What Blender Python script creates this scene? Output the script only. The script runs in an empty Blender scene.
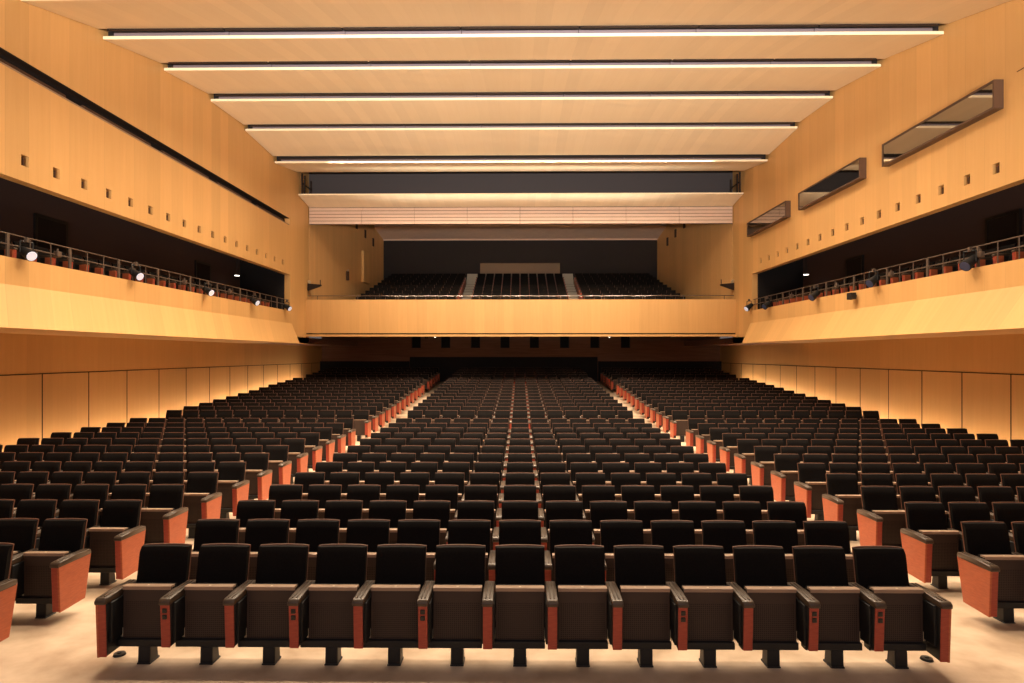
import bpy, bmesh, math, random
from mathutils import Vector, Matrix
import numpy as np

random.seed(7)
C = bpy.context.scene.collection
S = bpy.context.scene

# ------------------------------------------------------------------ camera
CAMZ = 2.74
cam_data = bpy.data.cameras.new('camera')
cam = bpy.data.objects.new('camera', cam_data)
C.objects.link(cam)
cam_data.sensor_width = 36.0
cam_data.lens = 645.0 / 1024.0 * 36.0
cam_data.shift_y = 13.5 / 1024.0
cam_data.clip_end = 200
cam.location = (0, 0, CAMZ)
cam.rotation_euler = (math.pi / 2, 0, 0.0124)
S.camera = cam

# ------------------------------------------------------------------ world, exposure
w = bpy.data.worlds.new('world')
S.world = w
w.use_nodes = True
w.node_tree.nodes['Background'].inputs[0].default_value = (1.0, 0.82, 0.78, 1)
w.node_tree.nodes['Background'].inputs[1].default_value = 0.13
S.view_settings.view_transform = 'Standard'
S.view_settings.look = 'None'
S.view_settings.gamma = 1.0
S.view_settings.use_curve_mapping = False
S.view_settings.exposure = 0.04

STRIP_W = 800.0           # power of one ceiling trough lamp
CEIL_FILL_W = 900.0             # unseen uplights added behind the rear balcony front to brighten the ceiling
WALL_FILL_W = 260.0             # unseen low lights added beside each side aisle to brighten the wall
WARM = (1.0, 0.79, 0.56)


def area_light(name, loc, direction, sx, sy, power, color=WARM, parent=None, spread=math.pi):
    d = bpy.data.lights.new(name, 'AREA')
    d.shape = 'RECTANGLE'
    d.size = sx
    d.size_y = sy
    d.energy = power
    d.color = color
    d.spread = spread
    o = bpy.data.objects.new(name, d)
    C.objects.link(o)
    o.location = loc
    v = Vector(direction).normalized()
    o.rotation_euler = v.to_track_quat('-Z', 'Y').to_euler()
    if parent:
        o.parent = parent
    return o


# unseen fill lights added behind the camera, aimed out into the hall
FILL_LIGHTS = []
FILL_LIGHTS.append(area_light('fill_light', (0, -12.0, 1.6), (0, 0.77, 0.64), 7, 1.0, 7600, (1.0, 0.88, 0.72), None, math.radians(76)))

FILL_LIGHTS.append(area_light('fill_light', (0, -5.0, 7.0), (0, 0.75, -0.66), 14, 1.2, 290, (1.0, 0.80, 0.76)))

# ------------------------------------------------------------------ materials
MATS = {}


def mat(name, color, rough=0.6, metallic=0.0, spec=0.3, emit=None, strength=0.0):
    m = bpy.data.materials.new(name)
    m.use_nodes = True
    b = m.node_tree.nodes['Principled BSDF']
    b.inputs['Base Color'].default_value = (*color, 1)
    b.inputs['Roughness'].default_value = rough
    b.inputs['Metallic'].default_value = metallic
    b.inputs['Specular IOR Level'].default_value = spec
    if emit:
        b.inputs['Emission Color'].default_value = (*emit, 1)
        b.inputs['Emission Strength'].default_value = strength
    MATS[name] = m
    return m


def mottled(name, c1, c2, scale=8.0, rough=0.8, spec=0.2, stretch=(1, 1, 1), bump=0.0, metallic=0.0):
    m = mat(name, c1, rough, metallic, spec)
    nt = m.node_tree
    b = nt.nodes['Principled BSDF']
    tc = nt.nodes.new('ShaderNodeTexCoord')
    mp = nt.nodes.new('ShaderNodeMapping')
    mp.inputs['Scale'].default_value = stretch
    n = nt.nodes.new('ShaderNodeTexNoise')
    n.inputs['Scale'].default_value = scale
    n.inputs['Detail'].default_value = 5
    r = nt.nodes.new('ShaderNodeValToRGB')
    r.color_ramp.elements[0].position = 0.32
    r.color_ramp.elements[0].color = (*c1, 1)
    r.color_ramp.elements[1].position = 0.68
    r.color_ramp.elements[1].color = (*c2, 1)
    nt.links.new(tc.outputs['Object'], mp.inputs[0])
    nt.links.new(mp.outputs[0], n.inputs['Vector'])
    nt.links.new(n.outputs['Fac'], r.inputs[0])
    nt.links.new(r.outputs[0], b.inputs['Base Color'])
    if bump:
        bp = nt.nodes.new('ShaderNodeBump')
        bp.inputs['Strength'].default_value = bump
        bp.inputs['Distance'].default_value = 0.01
        nt.links.new(n.outputs['Fac'], bp.inputs['Height'])
        nt.links.new(bp.outputs[0], b.inputs['Normal'])
    return m


def planked(name, c1, c2, width=0.62, rough=0.45, spec=0.3, ax=(1, 1, 0), seam=0.25, tone=0.10, grain=0.22):
    """veneer boards: coordinate s = ax . position runs across the boards"""
    m = mat(name, c1, rough, 0, spec)
    nt = m.node_tree
    L = nt.links.new
    b = nt.nodes['Principled BSDF']
    tc = nt.nodes.new('ShaderNodeTexCoord')
    dot = nt.nodes.new('ShaderNodeVectorMath')
    dot.operation = 'DOT_PRODUCT'
    dot.inputs[1].default_value = ax
    L(tc.outputs['Object'], dot.inputs[0])
    div = nt.nodes.new('ShaderNodeMath')
    div.operation = 'DIVIDE'
    div.inputs[1].default_value = width
    L(dot.outputs['Value'], div.inputs[0])
    fl = nt.nodes.new('ShaderNodeMath')
    fl.operation = 'FLOOR'
    L(div.outputs[0], fl.inputs[0])
    fr = nt.nodes.new('ShaderNodeMath')
    fr.operation = 'FRACT'
    L(div.outputs[0], fr.inputs[0])
    wn = nt.nodes.new('ShaderNodeTexWhiteNoise')
    wn.noise_dimensions = '1D'
    L(fl.outputs[0], wn.inputs['W'])
    # grain: noise strongly stretched along the board
    sep = nt.nodes.new('ShaderNodeSeparateXYZ')
    L(tc.outputs['Object'], sep.inputs[0])
    comb = nt.nodes.new('ShaderNodeCombineXYZ')
    L(dot.outputs['Value'], comb.inputs[0])
    zz = nt.nodes.new('ShaderNodeMath')
    zz.operation = 'MULTIPLY'
    zz.inputs[1].default_value = 0.06
    L(sep.outputs['Z' if ax[2] == 0 and ax[1] != 0 else 'Y'], zz.inputs[0])
    L(zz.outputs[0], comb.inputs[1])
    L(wn.outputs['Value'], comb.inputs[2])
    n = nt.nodes.new('ShaderNodeTexNoise')
    n.inputs['Scale'].default_value = 9.0
    n.inputs['Detail'].default_value = 6
    n.inputs['Roughness'].default_value = 0.65
    L(comb.outputs[0], n.inputs['Vector'])
    mix = nt.nodes.new('ShaderNodeMix')
    mix.data_type = 'RGBA'
    mix.inputs['A'].default_value = (*c1, 1)
    mix.inputs['B'].default_value = (*c2, 1)
    L(n.outputs['Fac'], mix.inputs['Factor'])
    # board tone
    mr = nt.nodes.new('ShaderNodeMapRange')
    mr.inputs['To Min'].default_value = 1 - tone
    mr.inputs['To Max'].default_value = 1 + tone
    L(wn.outputs['Value'], mr.inputs['Value'])
    # seam
    lt = nt.nodes.new('ShaderNodeMath')
    lt.operation = 'LESS_THAN'
    lt.inputs[1].default_value = 0.018
    L(fr.outputs[0], lt.inputs[0])
    sm = nt.nodes.new('ShaderNodeMath')
    sm.operation = 'MULTIPLY_ADD'
    sm.inputs[1].default_value = -seam
    sm.inputs[2].default_value = 1.0
    L(lt.outputs[0], sm.inputs[0])
    mul = nt.nodes.new('ShaderNodeMath')
    mul.operation = 'MULTIPLY'
    L(mr.outputs[0], mul.inputs[0])
    L(sm.outputs[0], mul.inputs[1])
    sc = nt.nodes.new('ShaderNodeVectorMath')
    sc.operation = 'SCALE'
    L(mix.outputs['Result'], sc.inputs[0])
    L(mul.outputs[0], sc.inputs['Scale'])
    L(sc.outputs[0], b.inputs['Base Color'])
    return m


def perforated(name, base, hole, pitch=0.018):
    m = mat(name, base, 0.55, 0, 0.3)
    nt = m.node_tree
    L = nt.links.new
    b = nt.nodes['Principled BSDF']
    tc = nt.nodes.new('ShaderNodeTexCoord')
    sep = nt.nodes.new('ShaderNodeSeparateXYZ')
    L(tc.outputs['Object'], sep.inputs[0])
    outs = []
    for ax in ('X', 'Z'):
        d = nt.nodes.new('ShaderNodeMath'); d.operation = 'DIVIDE'; d.inputs[1].default_value = pitch
        L(sep.outputs[ax], d.inputs[0])
        f = nt.nodes.new('ShaderNodeMath'); f.operation = 'FRACT'
        L(d.outputs[0], f.inputs[0])
        g = nt.nodes.new('ShaderNodeMath'); g.operation = 'SUBTRACT'; g.inputs[1].default_value = 0.5
        L(f.outputs[0], g.inputs[0])
        p = nt.nodes.new('ShaderNodeMath'); p.operation = 'POWER'; p.inputs[1].default_value = 2
        L(g.outputs[0], p.inputs[0])
        outs.append(p)
    a = nt.nodes.new('ShaderNodeMath'); a.operation = 'ADD'
    L(outs[0].outputs[0], a.inputs[0]); L(outs[1].outputs[0], a.inputs[1])
    lt = nt.nodes.new('ShaderNodeMath'); lt.operation = 'LESS_THAN'; lt.inputs[1].default_value = 0.085
    L(a.outputs[0], lt.inputs[0])
    # holes only in the field below the plain upper band and inside the rim
    z = nt.nodes.new('ShaderNodeMath'); z.operation = 'LESS_THAN'; z.inputs[1].default_value = 0.545
    L(sep.outputs['Z'], z.inputs[0])
    ab = nt.nodes.new('ShaderNodeMath'); ab.operation = 'ABSOLUTE'
    L(sep.outputs['X'], ab.inputs[0])
    xx = nt.nodes.new('ShaderNodeMath'); xx.operation = 'LESS_THAN'; xx.inputs[1].default_value = 0.2
    L(ab.outputs[0], xx.inputs[0])
    m1 = nt.nodes.new('ShaderNodeMath'); m1.operation = 'MULTIPLY'
    L(lt.outputs[0], m1.inputs[0]); L(z.outputs[0], m1.inputs[1])
    m2 = nt.nodes.new('ShaderNodeMath'); m2.operation = 'MULTIPLY'
    L(m1.outputs[0], m2.inputs[0]); L(xx.outputs[0], m2.inputs[1])
    mix = nt.nodes.new('ShaderNodeMix'); mix.data_type = 'RGBA'
    mix.inputs['A'].default_value = (*base, 1)
    mix.inputs['B'].default_value = (*hole, 1)
    L(m2.outputs[0], mix.inputs['Factor'])
    L(mix.outputs['Result'], b.inputs['Base Color'])
    return m


planked('wood_wall', (0.64, 0.365, 0.135), (0.74, 0.455, 0.190), 0.60, 0.42, 0.3, tone=0.06, seam=0.12)
planked('wood_lower', (0.64, 0.345, 0.120), (0.74, 0.43, 0.170), 0.9, 0.42, 0.3, tone=0.04, seam=0.0)
planked('wood_front', (0.64, 0.365, 0.135), (0.74, 0.455, 0.190), 0.45, 0.45, 0.3, tone=0.05, seam=0.1)
planked('wood_balcony', (0.64, 0.36, 0.14), (0.74, 0.45, 0.20), 0.30, 0.5, 0.3, tone=0.05, seam=0.25)
planked('wood_ceiling', (0.87, 0.73, 0.52), (0.92, 0.79, 0.60), 0.35, 0.5, 0.3, ax=(1, 0, 0), tone=0.035, seam=0.05)
mottled('floor_cork', (0.42, 0.30, 0.20), (0.66, 0.51, 0.37), 2.2, 0.7, 0.25, bump=0.05)
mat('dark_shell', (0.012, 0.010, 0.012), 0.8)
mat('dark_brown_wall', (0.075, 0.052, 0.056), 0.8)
mottled('brown_rear', (0.22, 0.105, 0.065), (0.29, 0.14, 0.088), 3, 0.7, stretch=(0.3, 1, 6))
mottled('fabric', (0.004, 0.003, 0.003), (0.007, 0.0055, 0.005), 60, 0.8, 0.12)
mottled('shell_wood', (0.11, 0.045, 0.028), (0.16, 0.065, 0.038), 20, 0.5, 0.4, stretch=(8, 1, 1))
perforated('perforated_brown', (0.052, 0.033, 0.026), (0.010, 0.006, 0.005))
mat('ply_edge', (0.33, 0.22, 0.15), 0.45, 0, 0.4)
mottled('red_wood', (0.28, 0.043, 0.028), (0.37, 0.065, 0.036), 14, 0.45, 0.4, stretch=(1, 1, 8))
mat('black_plastic', (0.013, 0.011, 0.011), 0.33, 0, 0.5)
mat('pad_plastic', (0.055, 0.036, 0.024), 0.38, 0, 0.45)
mat('black_metal', (0.012, 0.012, 0.013), 0.5, 0, 0.4)
mat('plate_metal', (0.75, 0.66, 0.5), 0.3, 0.6)
mat('lilac_metal', (0.20, 0.17, 0.215), 0.45, 0.2, 0.4)
mat('slate_board', (0.055, 0.048, 0.056), 0.7)
mottled('louver_wood', (0.58, 0.42, 0.34), (0.66, 0.49, 0.40), 9, 0.55, stretch=(0.4, 1, 8))
mat('rail_metal', (0.13, 0.095, 0.075), 0.5, 0.3)
mat('window_frame', (0.10, 0.055, 0.035), 0.5)
mat('mirror_glass', (0.36, 0.32, 0.27), 0.03, 1.0)
mat('lamp_lens', (0.8, 0.85, 1.0), 0.2, 0, 0.5, (0.66, 0.78, 1.0), 0.4)
mat('dim_lens', (0.07, 0.09, 0.20), 0.15, 0, 0.6)
mat('bulb', (1, 0.95, 0.85), 0.3, 0, 0.5, (1.0, 0.92, 0.80), 6.0)
mat('grey_step', (0.42, 0.36, 0.29), 0.8)
mat('booth_panel', (0.16, 0.115, 0.085), 0.7)
mottled('red_wood_lit', (0.36, 0.085, 0.038), (0.46, 0.118, 0.050), 14, 0.45, 0.4, stretch=(1, 1, 8))  # lit copy of red_wood: light on outer arm faces put into the colour
mat('vent_dark', (0.018, 0.009, 0.006), 0.7)
mat('vent_brown', (0.07, 0.03, 0.013), 0.6)

# ------------------------------------------------------------------ mesh helpers


class MB:
    def __init__(self):
        self.bm = bmesh.new()

    def box(self, x0, x1, y0, y1, z0, z1, bevel=0.0, seg=1, mi=0):
        vs = [self.bm.verts.new(p) for p in ((x0, y0, z0), (x1, y0, z0), (x1, y1, z0), (x0, y1, z0),
                                             (x0, y0, z1), (x1, y0, z1), (x1, y1, z1), (x0, y1, z1))]
        fs = [self.bm.faces.new([vs[i] for i in f]) for f in ((3, 2, 1, 0), (4, 5, 6, 7), (0, 1, 5, 4), (1, 2, 6, 5), (2, 3, 7, 6), (3, 0, 4, 7))]
        for f in fs:
            f.material_index = mi
        if bevel > 0:
            es = list({e for f in fs for e in f.edges})
            bmesh.ops.bevel(self.bm, geom=es, offset=bevel, segments=seg, affect='EDGES', profile=0.5)
        return self

    def prism(self, prof, axis, a, b, bevel=0.0, seg=1, mi=0):
        """prof: polygon in the two other axes (x: (y,z), y: (x,z), z: (x,y))"""
        def P(u, v, t):
            return {'x': (t, u, v), 'y': (u, t, v), 'z': (u, v, t)}[axis]
        n = len(prof)
        A = [self.bm.verts.new(P(u, v, a)) for u, v in prof]
        Bv = [self.bm.verts.new(P(u, v, b)) for u, v in prof]
        fs = [self.bm.faces.new(A), self.bm.faces.new(Bv[::-1])]
        for i in range(n):
            j = (i + 1) % n
            fs.append(self.bm.faces.new((A[i], Bv[i], Bv[j], A[j])))
        for f in fs:
            f.material_index = mi
        if bevel > 0:
            es = list({e for f in fs for e in f.edges})
            bmesh.ops.bevel(self.bm, geom=es, offset=bevel, segments=seg, affect='EDGES', profile=0.5)
        return self

    def tube(self, p0, p1, r, n=10, r1=None, mi=0):
        p0, p1 = Vector(p0), Vector(p1)
        r1 = r if r1 is None else r1
        d = (p1 - p0).normalized()
        up = Vector((0, 0, 1)) if abs(d.z) < 0.9 else Vector((1, 0, 0))
        u = d.cross(up).normalized()
        v = d.cross(u).normalized()
        A, Bv = [], []
        for i in range(n):
            t = 2 * math.pi * i / n
            o = u * math.cos(t) + v * math.sin(t)
            A.append(self.bm.verts.new(p0 + o * r))
            Bv.append(self.bm.verts.new(p1 + o * r1))
        fs = [self.bm.faces.new(A[::-1]), self.bm.faces.new(Bv)]
        for i in range(n):
            j = (i + 1) % n
            fs.append(self.bm.faces.new((A[i], A[j], Bv[j], Bv[i])))
        for f in fs:
            f.material_index = mi
        return self

    def sheet(self, front, back, mi=0):
        """closed solid from two equal grids of points [v][u]"""
        nv, nu = len(front), len(front[0])
        F = [[self.bm.verts.new(p) for p in row] for row in front]
        K = [[self.bm.verts.new(p) for p in row] for row in back]
        fs = []
        for i in range(nv - 1):
            for j in range(nu - 1):
                fs.append(self.bm.faces.new((F[i][j], F[i][j + 1], F[i + 1][j + 1], F[i + 1][j])))
                fs.append(self.bm.faces.new((K[i][j], K[i + 1][j], K[i + 1][j + 1], K[i][j + 1])))
        for i in range(nv - 1):
            fs.append(self.bm.faces.new((F[i][0], F[i + 1][0], K[i + 1][0], K[i][0])))
            fs.append(self.bm.faces.new((F[i][-1], K[i][-1], K[i + 1][-1], F[i + 1][-1])))
        for j in range(nu - 1):
            fs.append(self.bm.faces.new((F[0][j], K[0][j], K[0][j + 1], F[0][j + 1])))
            fs.append(self.bm.faces.new((F[-1][j], F[-1][j + 1], K[-1][j + 1], K[-1][j])))
        for f in fs:
            f.material_index = mi
        return self

    def mesh(self, name, mats, smooth=False):
        bmesh.ops.recalc_face_normals(self.bm, faces=self.bm.faces[:])
        me = bpy.data.meshes.new(name)
        if smooth:
            for f in self.bm.faces:
                f.smooth = True
        self.bm.to_mesh(me)
        self.bm.free()
        for m in ([mats] if isinstance(mats, str) else mats):
            me.materials.append(MATS[m])
        if smooth:
            try:
                me.set_sharp_from_angle(angle=math.radians(40))
            except Exception:
                pass
        return me

    def build(self, name, mats, parent=None, smooth=False):
        return link(name, self.mesh(name, mats, smooth), parent)


def link(name, me, parent=None):
    o = bpy.data.objects.new(name, me)
    C.objects.link(o)
    if parent:
        o.parent = parent
    return o


def tag(o, label, cat, group=None, kind=None):
    o['label'] = label
    o['category'] = cat
    if group:
        o['group'] = group
    if kind:
        o['kind'] = kind
    return o


def struct(o, label=None, cat=None):
    o['kind'] = 'structure'
    if label:
        o['label'] = label
    if cat:
        o['category'] = cat
    return o


def thing(name, label, cat, loc=(0, 0, 0), rz=0.0, group=None):
    o = bpy.data.objects.new(name, None)
    o.empty_display_size = 0.2
    C.objects.link(o)
    o.location = loc
    o.rotation_euler = (0, 0, rz)
    return tag(o, label, cat, group)


ORD = ['zeroth', 'first', 'second', 'third', 'fourth', 'fifth', 'sixth', 'seventh', 'eighth', 'ninth', 'tenth', 'eleventh',
       'twelfth', 'thirteenth', 'fourteenth', 'fifteenth', 'sixteenth', 'seventeenth', 'eighteenth', 'nineteenth', 'twentieth',
       'twenty-first', 'twenty-second', 'twenty-third', 'twenty-fourth', 'twenty-fifth', 'twenty-sixth', 'twenty-seventh',
       'twenty-eighth', 'twenty-ninth', 'thirtieth']

# ------------------------------------------------------------------ hall dimensions
XU = 10.0        # upper walls and balcony fronts
XB = 9.64        # lower lip of the side balcony fronts
XW = 12.2        # outer walls under and behind the side balconies
Y0 = 1.0         # how far the side walls run towards the stage
YP = 28.0        # end of the side balconies
YF = 30.0        # face of the rear balcony
YR = 39.5        # rear wall of the stalls
SOFF = 3.256     # soffit of the side balconies

# rows of the stalls: depth of the top of the backrest and floor height there
ROWS = [6.03 + 1.04 * i for i in range(13)] + [20.45 + 1.04 * i for i in range(12)] + [33.85 + 1.04 * i for i in range(5)]
RZ = [0.0, -.03, -.053, -.064, -.075, -.083, -.084, -.084, -.075, -.070, -.062, -.055, -.027,
      .036, .080, .118, .165, .215, .273, .335, .405, .475, .53, .595, .665,
      .775, .845, .915, .985, 1.05]


def floor_z(y):
    pts = [(-14, 0.0), (5.7, 0.0)] + [(ROWS[i] - 0.25, RZ[i]) for i in range(1, len(ROWS))] + [(39.8, 1.15)]
    for (a, za), (b, zb) in zip(pts, pts[1:]):
        if y <= b:
            return za + (zb - za) * max(0.0, (y - a)) / (b - a)
    return pts[-1][1]


# ------------------------------------------------------------------ floor
m = MB()
ys = [-14.0, 5.7] + [ROWS[i] - 0.25 for i in range(1, len(ROWS))] + [39.8]
prof = [(y, floor_z(y)) for y in ys] + [(39.8, -0.4), (-14.0, -0.4)]
m.prism(prof, 'x', -XW - 0.1, XW + 0.1)
struct(m.build('floor', 'floor_cork'), 'pale cork-coloured raked floor of the stalls', 'floor')

# ------------------------------------------------------------------ walls


def wall_grid(name, sx, y0, y1, z0, z1, holes, matname, x=XU, thick=0.25):
    """upright slab in the plane |X| = x with rectangular recesses 'holes' (ya, yb, za, zb, depth)"""
    ysn = sorted({y0, y1} | {h[0] for h in holes} | {h[1] for h in holes})
    zsn = sorted({z0, z1} | {h[2] for h in holes} | {h[3] for h in holes})
    bm = bmesh.new()
    cache = {}

    def V(d, y, z):
        k = (round(d, 4), round(y, 4), round(z, 4))
        if k not in cache:
            cache[k] = bm.verts.new((sx * (x + d), y, z))
        return cache[k]
    for ya, yb in zip(ysn, ysn[1:]):
        for za, zb in zip(zsn, zsn[1:]):
            h = next((h for h in holes if h[0] <= ya + 1e-6 and yb <= h[1] + 1e-6 and h[2] <= za + 1e-6 and zb <= h[3] + 1e-6), None)
            d = h[4] if h else 0.0
            bm.faces.new((V(d, ya, za), V(d, yb, za), V(d, yb, zb), V(d, ya, zb)))
            bm.faces.new((V(thick, ya, za), V(thick, ya, zb), V(thick, yb, zb), V(thick, yb, za)))
    for h in holes:
        ya, yb, za, zb, d = h
        yy = [y for y in ysn if ya - 1e-6 <= y <= yb + 1e-6]
        zz = [z for z in zsn if za - 1e-6 <= z <= zb + 1e-6]
        for a, b in zip(yy, yy[1:]):
            for z in (za, zb):
                if z not in (z0, z1):
                    bm.faces.new((V(0, a, z), V(0, b, z), V(d, b, z), V(d, a, z)))
        for a, b in zip(zz, zz[1:]):
            for y in (ya, yb):
                if y not in (y0, y1):
                    bm.faces.new((V(0, y, a), V(0, y, b), V(d, y, b), V(d, y, a)))
    for z in (z0, z1):
        for a, b in zip(ysn, ysn[1:]):
            bm.faces.new((V(0, a, z), V(0, b, z), V(thick, b, z), V(thick, a, z)))
    for y in (y0, y1):
        for a, b in zip(zsn, zsn[1:]):
            bm.faces.new((V(0, y, a), V(0, y, b), V(thick, y, b), V(thick, y, a)))
    bmesh.ops.recalc_face_normals(bm, faces=bm.faces[:])
    me = bpy.data.meshes.new(name)
    bm.to_mesh(me)
    bm.free()
    me.materials.append(MATS[matname])
    return struct(link(name, me))


ZT = 11.6
VENT_Y = [4.1 + 0.885 * i for i in range(27)]
VENT_Z = 6.66
for sx, side in ((-1, 'left'), (1, 'right')):
    off = -0.04 if sx < 0 else -0.16
    holes = [(y + off - 0.1, y + off + 0.1, VENT_Z - 0.11, VENT_Z + 0.11, 0.16) for y in VENT_Y]
    vis = [y + off for y in VENT_Y if y + off > 12.0]
    hv = [h for h in holes if h[0] > 11.5]
    if sx < 0:
        hv = hv + [(Y0 + 0.3, 27.88, 8.36, 8.67, 0.22)]
    o = wall_grid('wall_%s_upper' % side, sx, Y0, YP - 0.05, 6.24, ZT, hv, 'wood_wall')
    o['label'] = 'tall %s side wall of honey-coloured wood above the balcony opening' % side
    # the pier between the side balcony and the rear balcony
    m = MB()
    a = sorted((sx * XU, sx * (XU + 0.25)))
    m.box(a[0], a[1], YP - 0.05, 30.45, 3.256, ZT)
    struct(m.build('wall_%s_pier' % side, 'wood_wall'))
    # lower wall with its panel joints
    m = MB()
    a = sorted((sx * XW, sx * (XW + 0.2)))
    m.box(a[0], a[1], Y0, 40.0, -0.4, SOFF + 0.1)
    wl = struct(m.build('wall_%s_lower' % side, 'wood_lower'), 'lower %s wall panelled in honey wood beside the seats' % side)
    j0 = 16.32 if sx < 0 else 16.18
    m = MB()
    a = sorted((sx * (XW - 0.006), sx * (XW + 0.01)))
    for k in range(-8, 14):
        y = j0 + 1.775 * k
        if y < 39.4:
            m.box(a[0], a[1], y - 0.014, y + 0.014, floor_z(y), 2.262)
    m.box(a[0], a[1], Y0 + 0.1, 39.4, 2.25, 2.274)
    m.build('panel_joints', 'vent_dark', wl)
    # side balcony: front, soffit and floor in one section
    prof = [(XU, 4.66), (XU, 4.12), (XB, SOFF), (XW, SOFF), (XW, SOFF + 0.25), (XU + 0.2, 4.02), (XU + 0.2, 4.66)]
    prof = [(sx * u, v) for u, v in prof]
    m = MB()
    # end at a slant: towards the stage plain
    m.prism(prof, 'y', Y0, YP - 0.05)
    o = struct(m.build('wall_%s_balcony_front' % side, 'wood_wall'), 'slanted wooden %s balcony front below the railing' % side)
    # wedge closing the balcony front against the pier
    m = MB()
    m.prism([(sx * XU, 4.12), (sx * XB, SOFF), (sx * (XU + 0.2), SOFF), (sx * (XU + 0.2), 4.12)], 'y', YP - 0.05, YP + 0.12)
    struct(m.build('trim_%s_balcony_end' % side, 'wood_wall'))
    # balcony floor, dark back wall, end wall and ceiling
    m = MB()
    a = sorted((sx * (XU + 0.2), sx * XW))
    m.box(a[0], a[1], Y0, YP - 0.05, 3.95, 4.26)
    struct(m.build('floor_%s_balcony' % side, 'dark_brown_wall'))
    m = MB()
    a = sorted((sx * XW, sx * (XW + 0.2)))
    m.box(a[0], a[1], Y0, YP + 0.2, SOFF + 0.12, 7.4)
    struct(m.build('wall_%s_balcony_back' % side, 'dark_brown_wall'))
    m = MB()
    a = sorted((sx * (XU + 0.27), sx * XW))
    m.box(a[0], a[1], YP - 0.04, YP + 0.15, 4.1, 7.4)
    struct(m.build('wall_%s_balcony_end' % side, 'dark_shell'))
    m = MB()
    a = sorted((sx * (XU + 0.26), sx * (XW + 0.2)))
    m.box(a[0], a[1], Y0, YP + 0.2, 7.1, 7.3)
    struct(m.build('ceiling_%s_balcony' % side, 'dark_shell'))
    # dark doorway / pillar at the back of the balcony
    for k, yy in enumerate((16.6, 24.6) if sx < 0 else (16.4, 23.6)):
        t = thing('balcony_door', 'dark doorway in the back wall of the %s balcony, %s' % (side, ('nearest the stage', 'nearest the rear')[k]), 'door',
                  (sx * (XW - 0.03), yy, 4.12), 0)
        MB().box(-0.03, 0.03, -0.5, 0.5, 0, 2.1).build('door_leaf', 'dark_shell', t)
        f = MB()
        f.box(-0.045, 0.03, -0.58, -0.5, 0, 2.18).box(-0.045, 0.03, 0.5, 0.58, 0, 2.18).box(-0.045, 0.03, -0.5, 0.5, 2.1, 2.18)
        f.build('door_frame', 'black_metal', t)
    # vents sit inside the recesses
    n = len(vis)
    for i, y in enumerate(vis):
        t = thing('wall_vent', 'small square dark vent in the %s upper wall, %s from the rear' % (side, ORD[n - i]), 'vent',
                  (sx * (XU + 0.16), y, VENT_Z), 0, 'square vents in the side walls')
        a = sorted((0, -sx * 0.03))
        MB().box(a[0], a[1], -0.098, 0.098, -0.108, 0.108).build('back_plate', 'vent_dark', t)
        a = sorted((-sx * 0.03, -sx * 0.13))
        MB().box(a[0], a[1], -0.02, 0.03, -0.10, 0.06, 0.008).build('nozzle', 'vent_brown', t)

# dark lining of the long slot in the left wall
t = thing('wall_light_slot', 'long dark horizontal slot high in the left wall', 'slot', (-XU - 0.2, 14.5, 8.36))
MB().box(-0.015, 0.0, -13.15, 13.33, 0.0, 0.31).build('back_panel', 'dark_shell', t)
mm = MB()
for k in range(8):
    mm.tube((0.07, -12.9 + 3.3 * k, 0.12), (0.07, -10.2 + 3.3 * k, 0.12), 0.05, 8)
mm.build('tube_housing', 'window_frame', t)
MB().box(0.0, 0.205, -13.15, 13.33, 0.001, 0.035).build('ledge', 'ply_edge', t)
MB().box(0.0, 0.195, -13.15, 13.33, 0.295, 0.309).build('head_board', 'vent_dark', t)

# seam on the right wall nearer than the first window
struct(MB().box(XU - 0.006, XU + 0.01, Y0 + 0.1, 13.1, 8.43, 8.446).build('trim_right_seam', 'vent_brown'))

# observation windows on the right wall
for k, (ya, yb) in enumerate(((13.46, 17.6), (18.74, 22.86), (23.95, 28.0))):
    lab = ('largest projecting control-room window on the right wall, nearest the stage',
           'middle projecting control-room window on the right wall',
           'smallest looking projecting window on the right wall, nearest the rear')[k]
    t = thing('observation_window', lab, 'window', (XU, (ya + yb) / 2, 7.84), 0, 'windows along the right wall')
    h = (yb - ya) / 2
    x0, x1 = -0.2, 0.0
    f = MB()
    f.box(x0, x1, -h, -h + 0.045, 0, 0.6)
    f.box(x0, x1, h - 0.045, h, 0, 0.6)
    f.box(x0, x1, -h + 0.045, h - 0.045, 0, 0.045)
    f.box(x0, x1, -h + 0.045, h - 0.045, 0.555, 0.6)
    f.build('frame', 'window_frame', t)
    MB().box(-0.185, -0.175, -h + 0.045, h - 0.045, 0.045, 0.555).build('glass_pane', 'mirror_glass', t)
    MB().box(-0.16, -0.01, -h + 0.045, h - 0.045, 0.045, 0.555).build('dark_interior', 'dark_shell', t)

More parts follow.
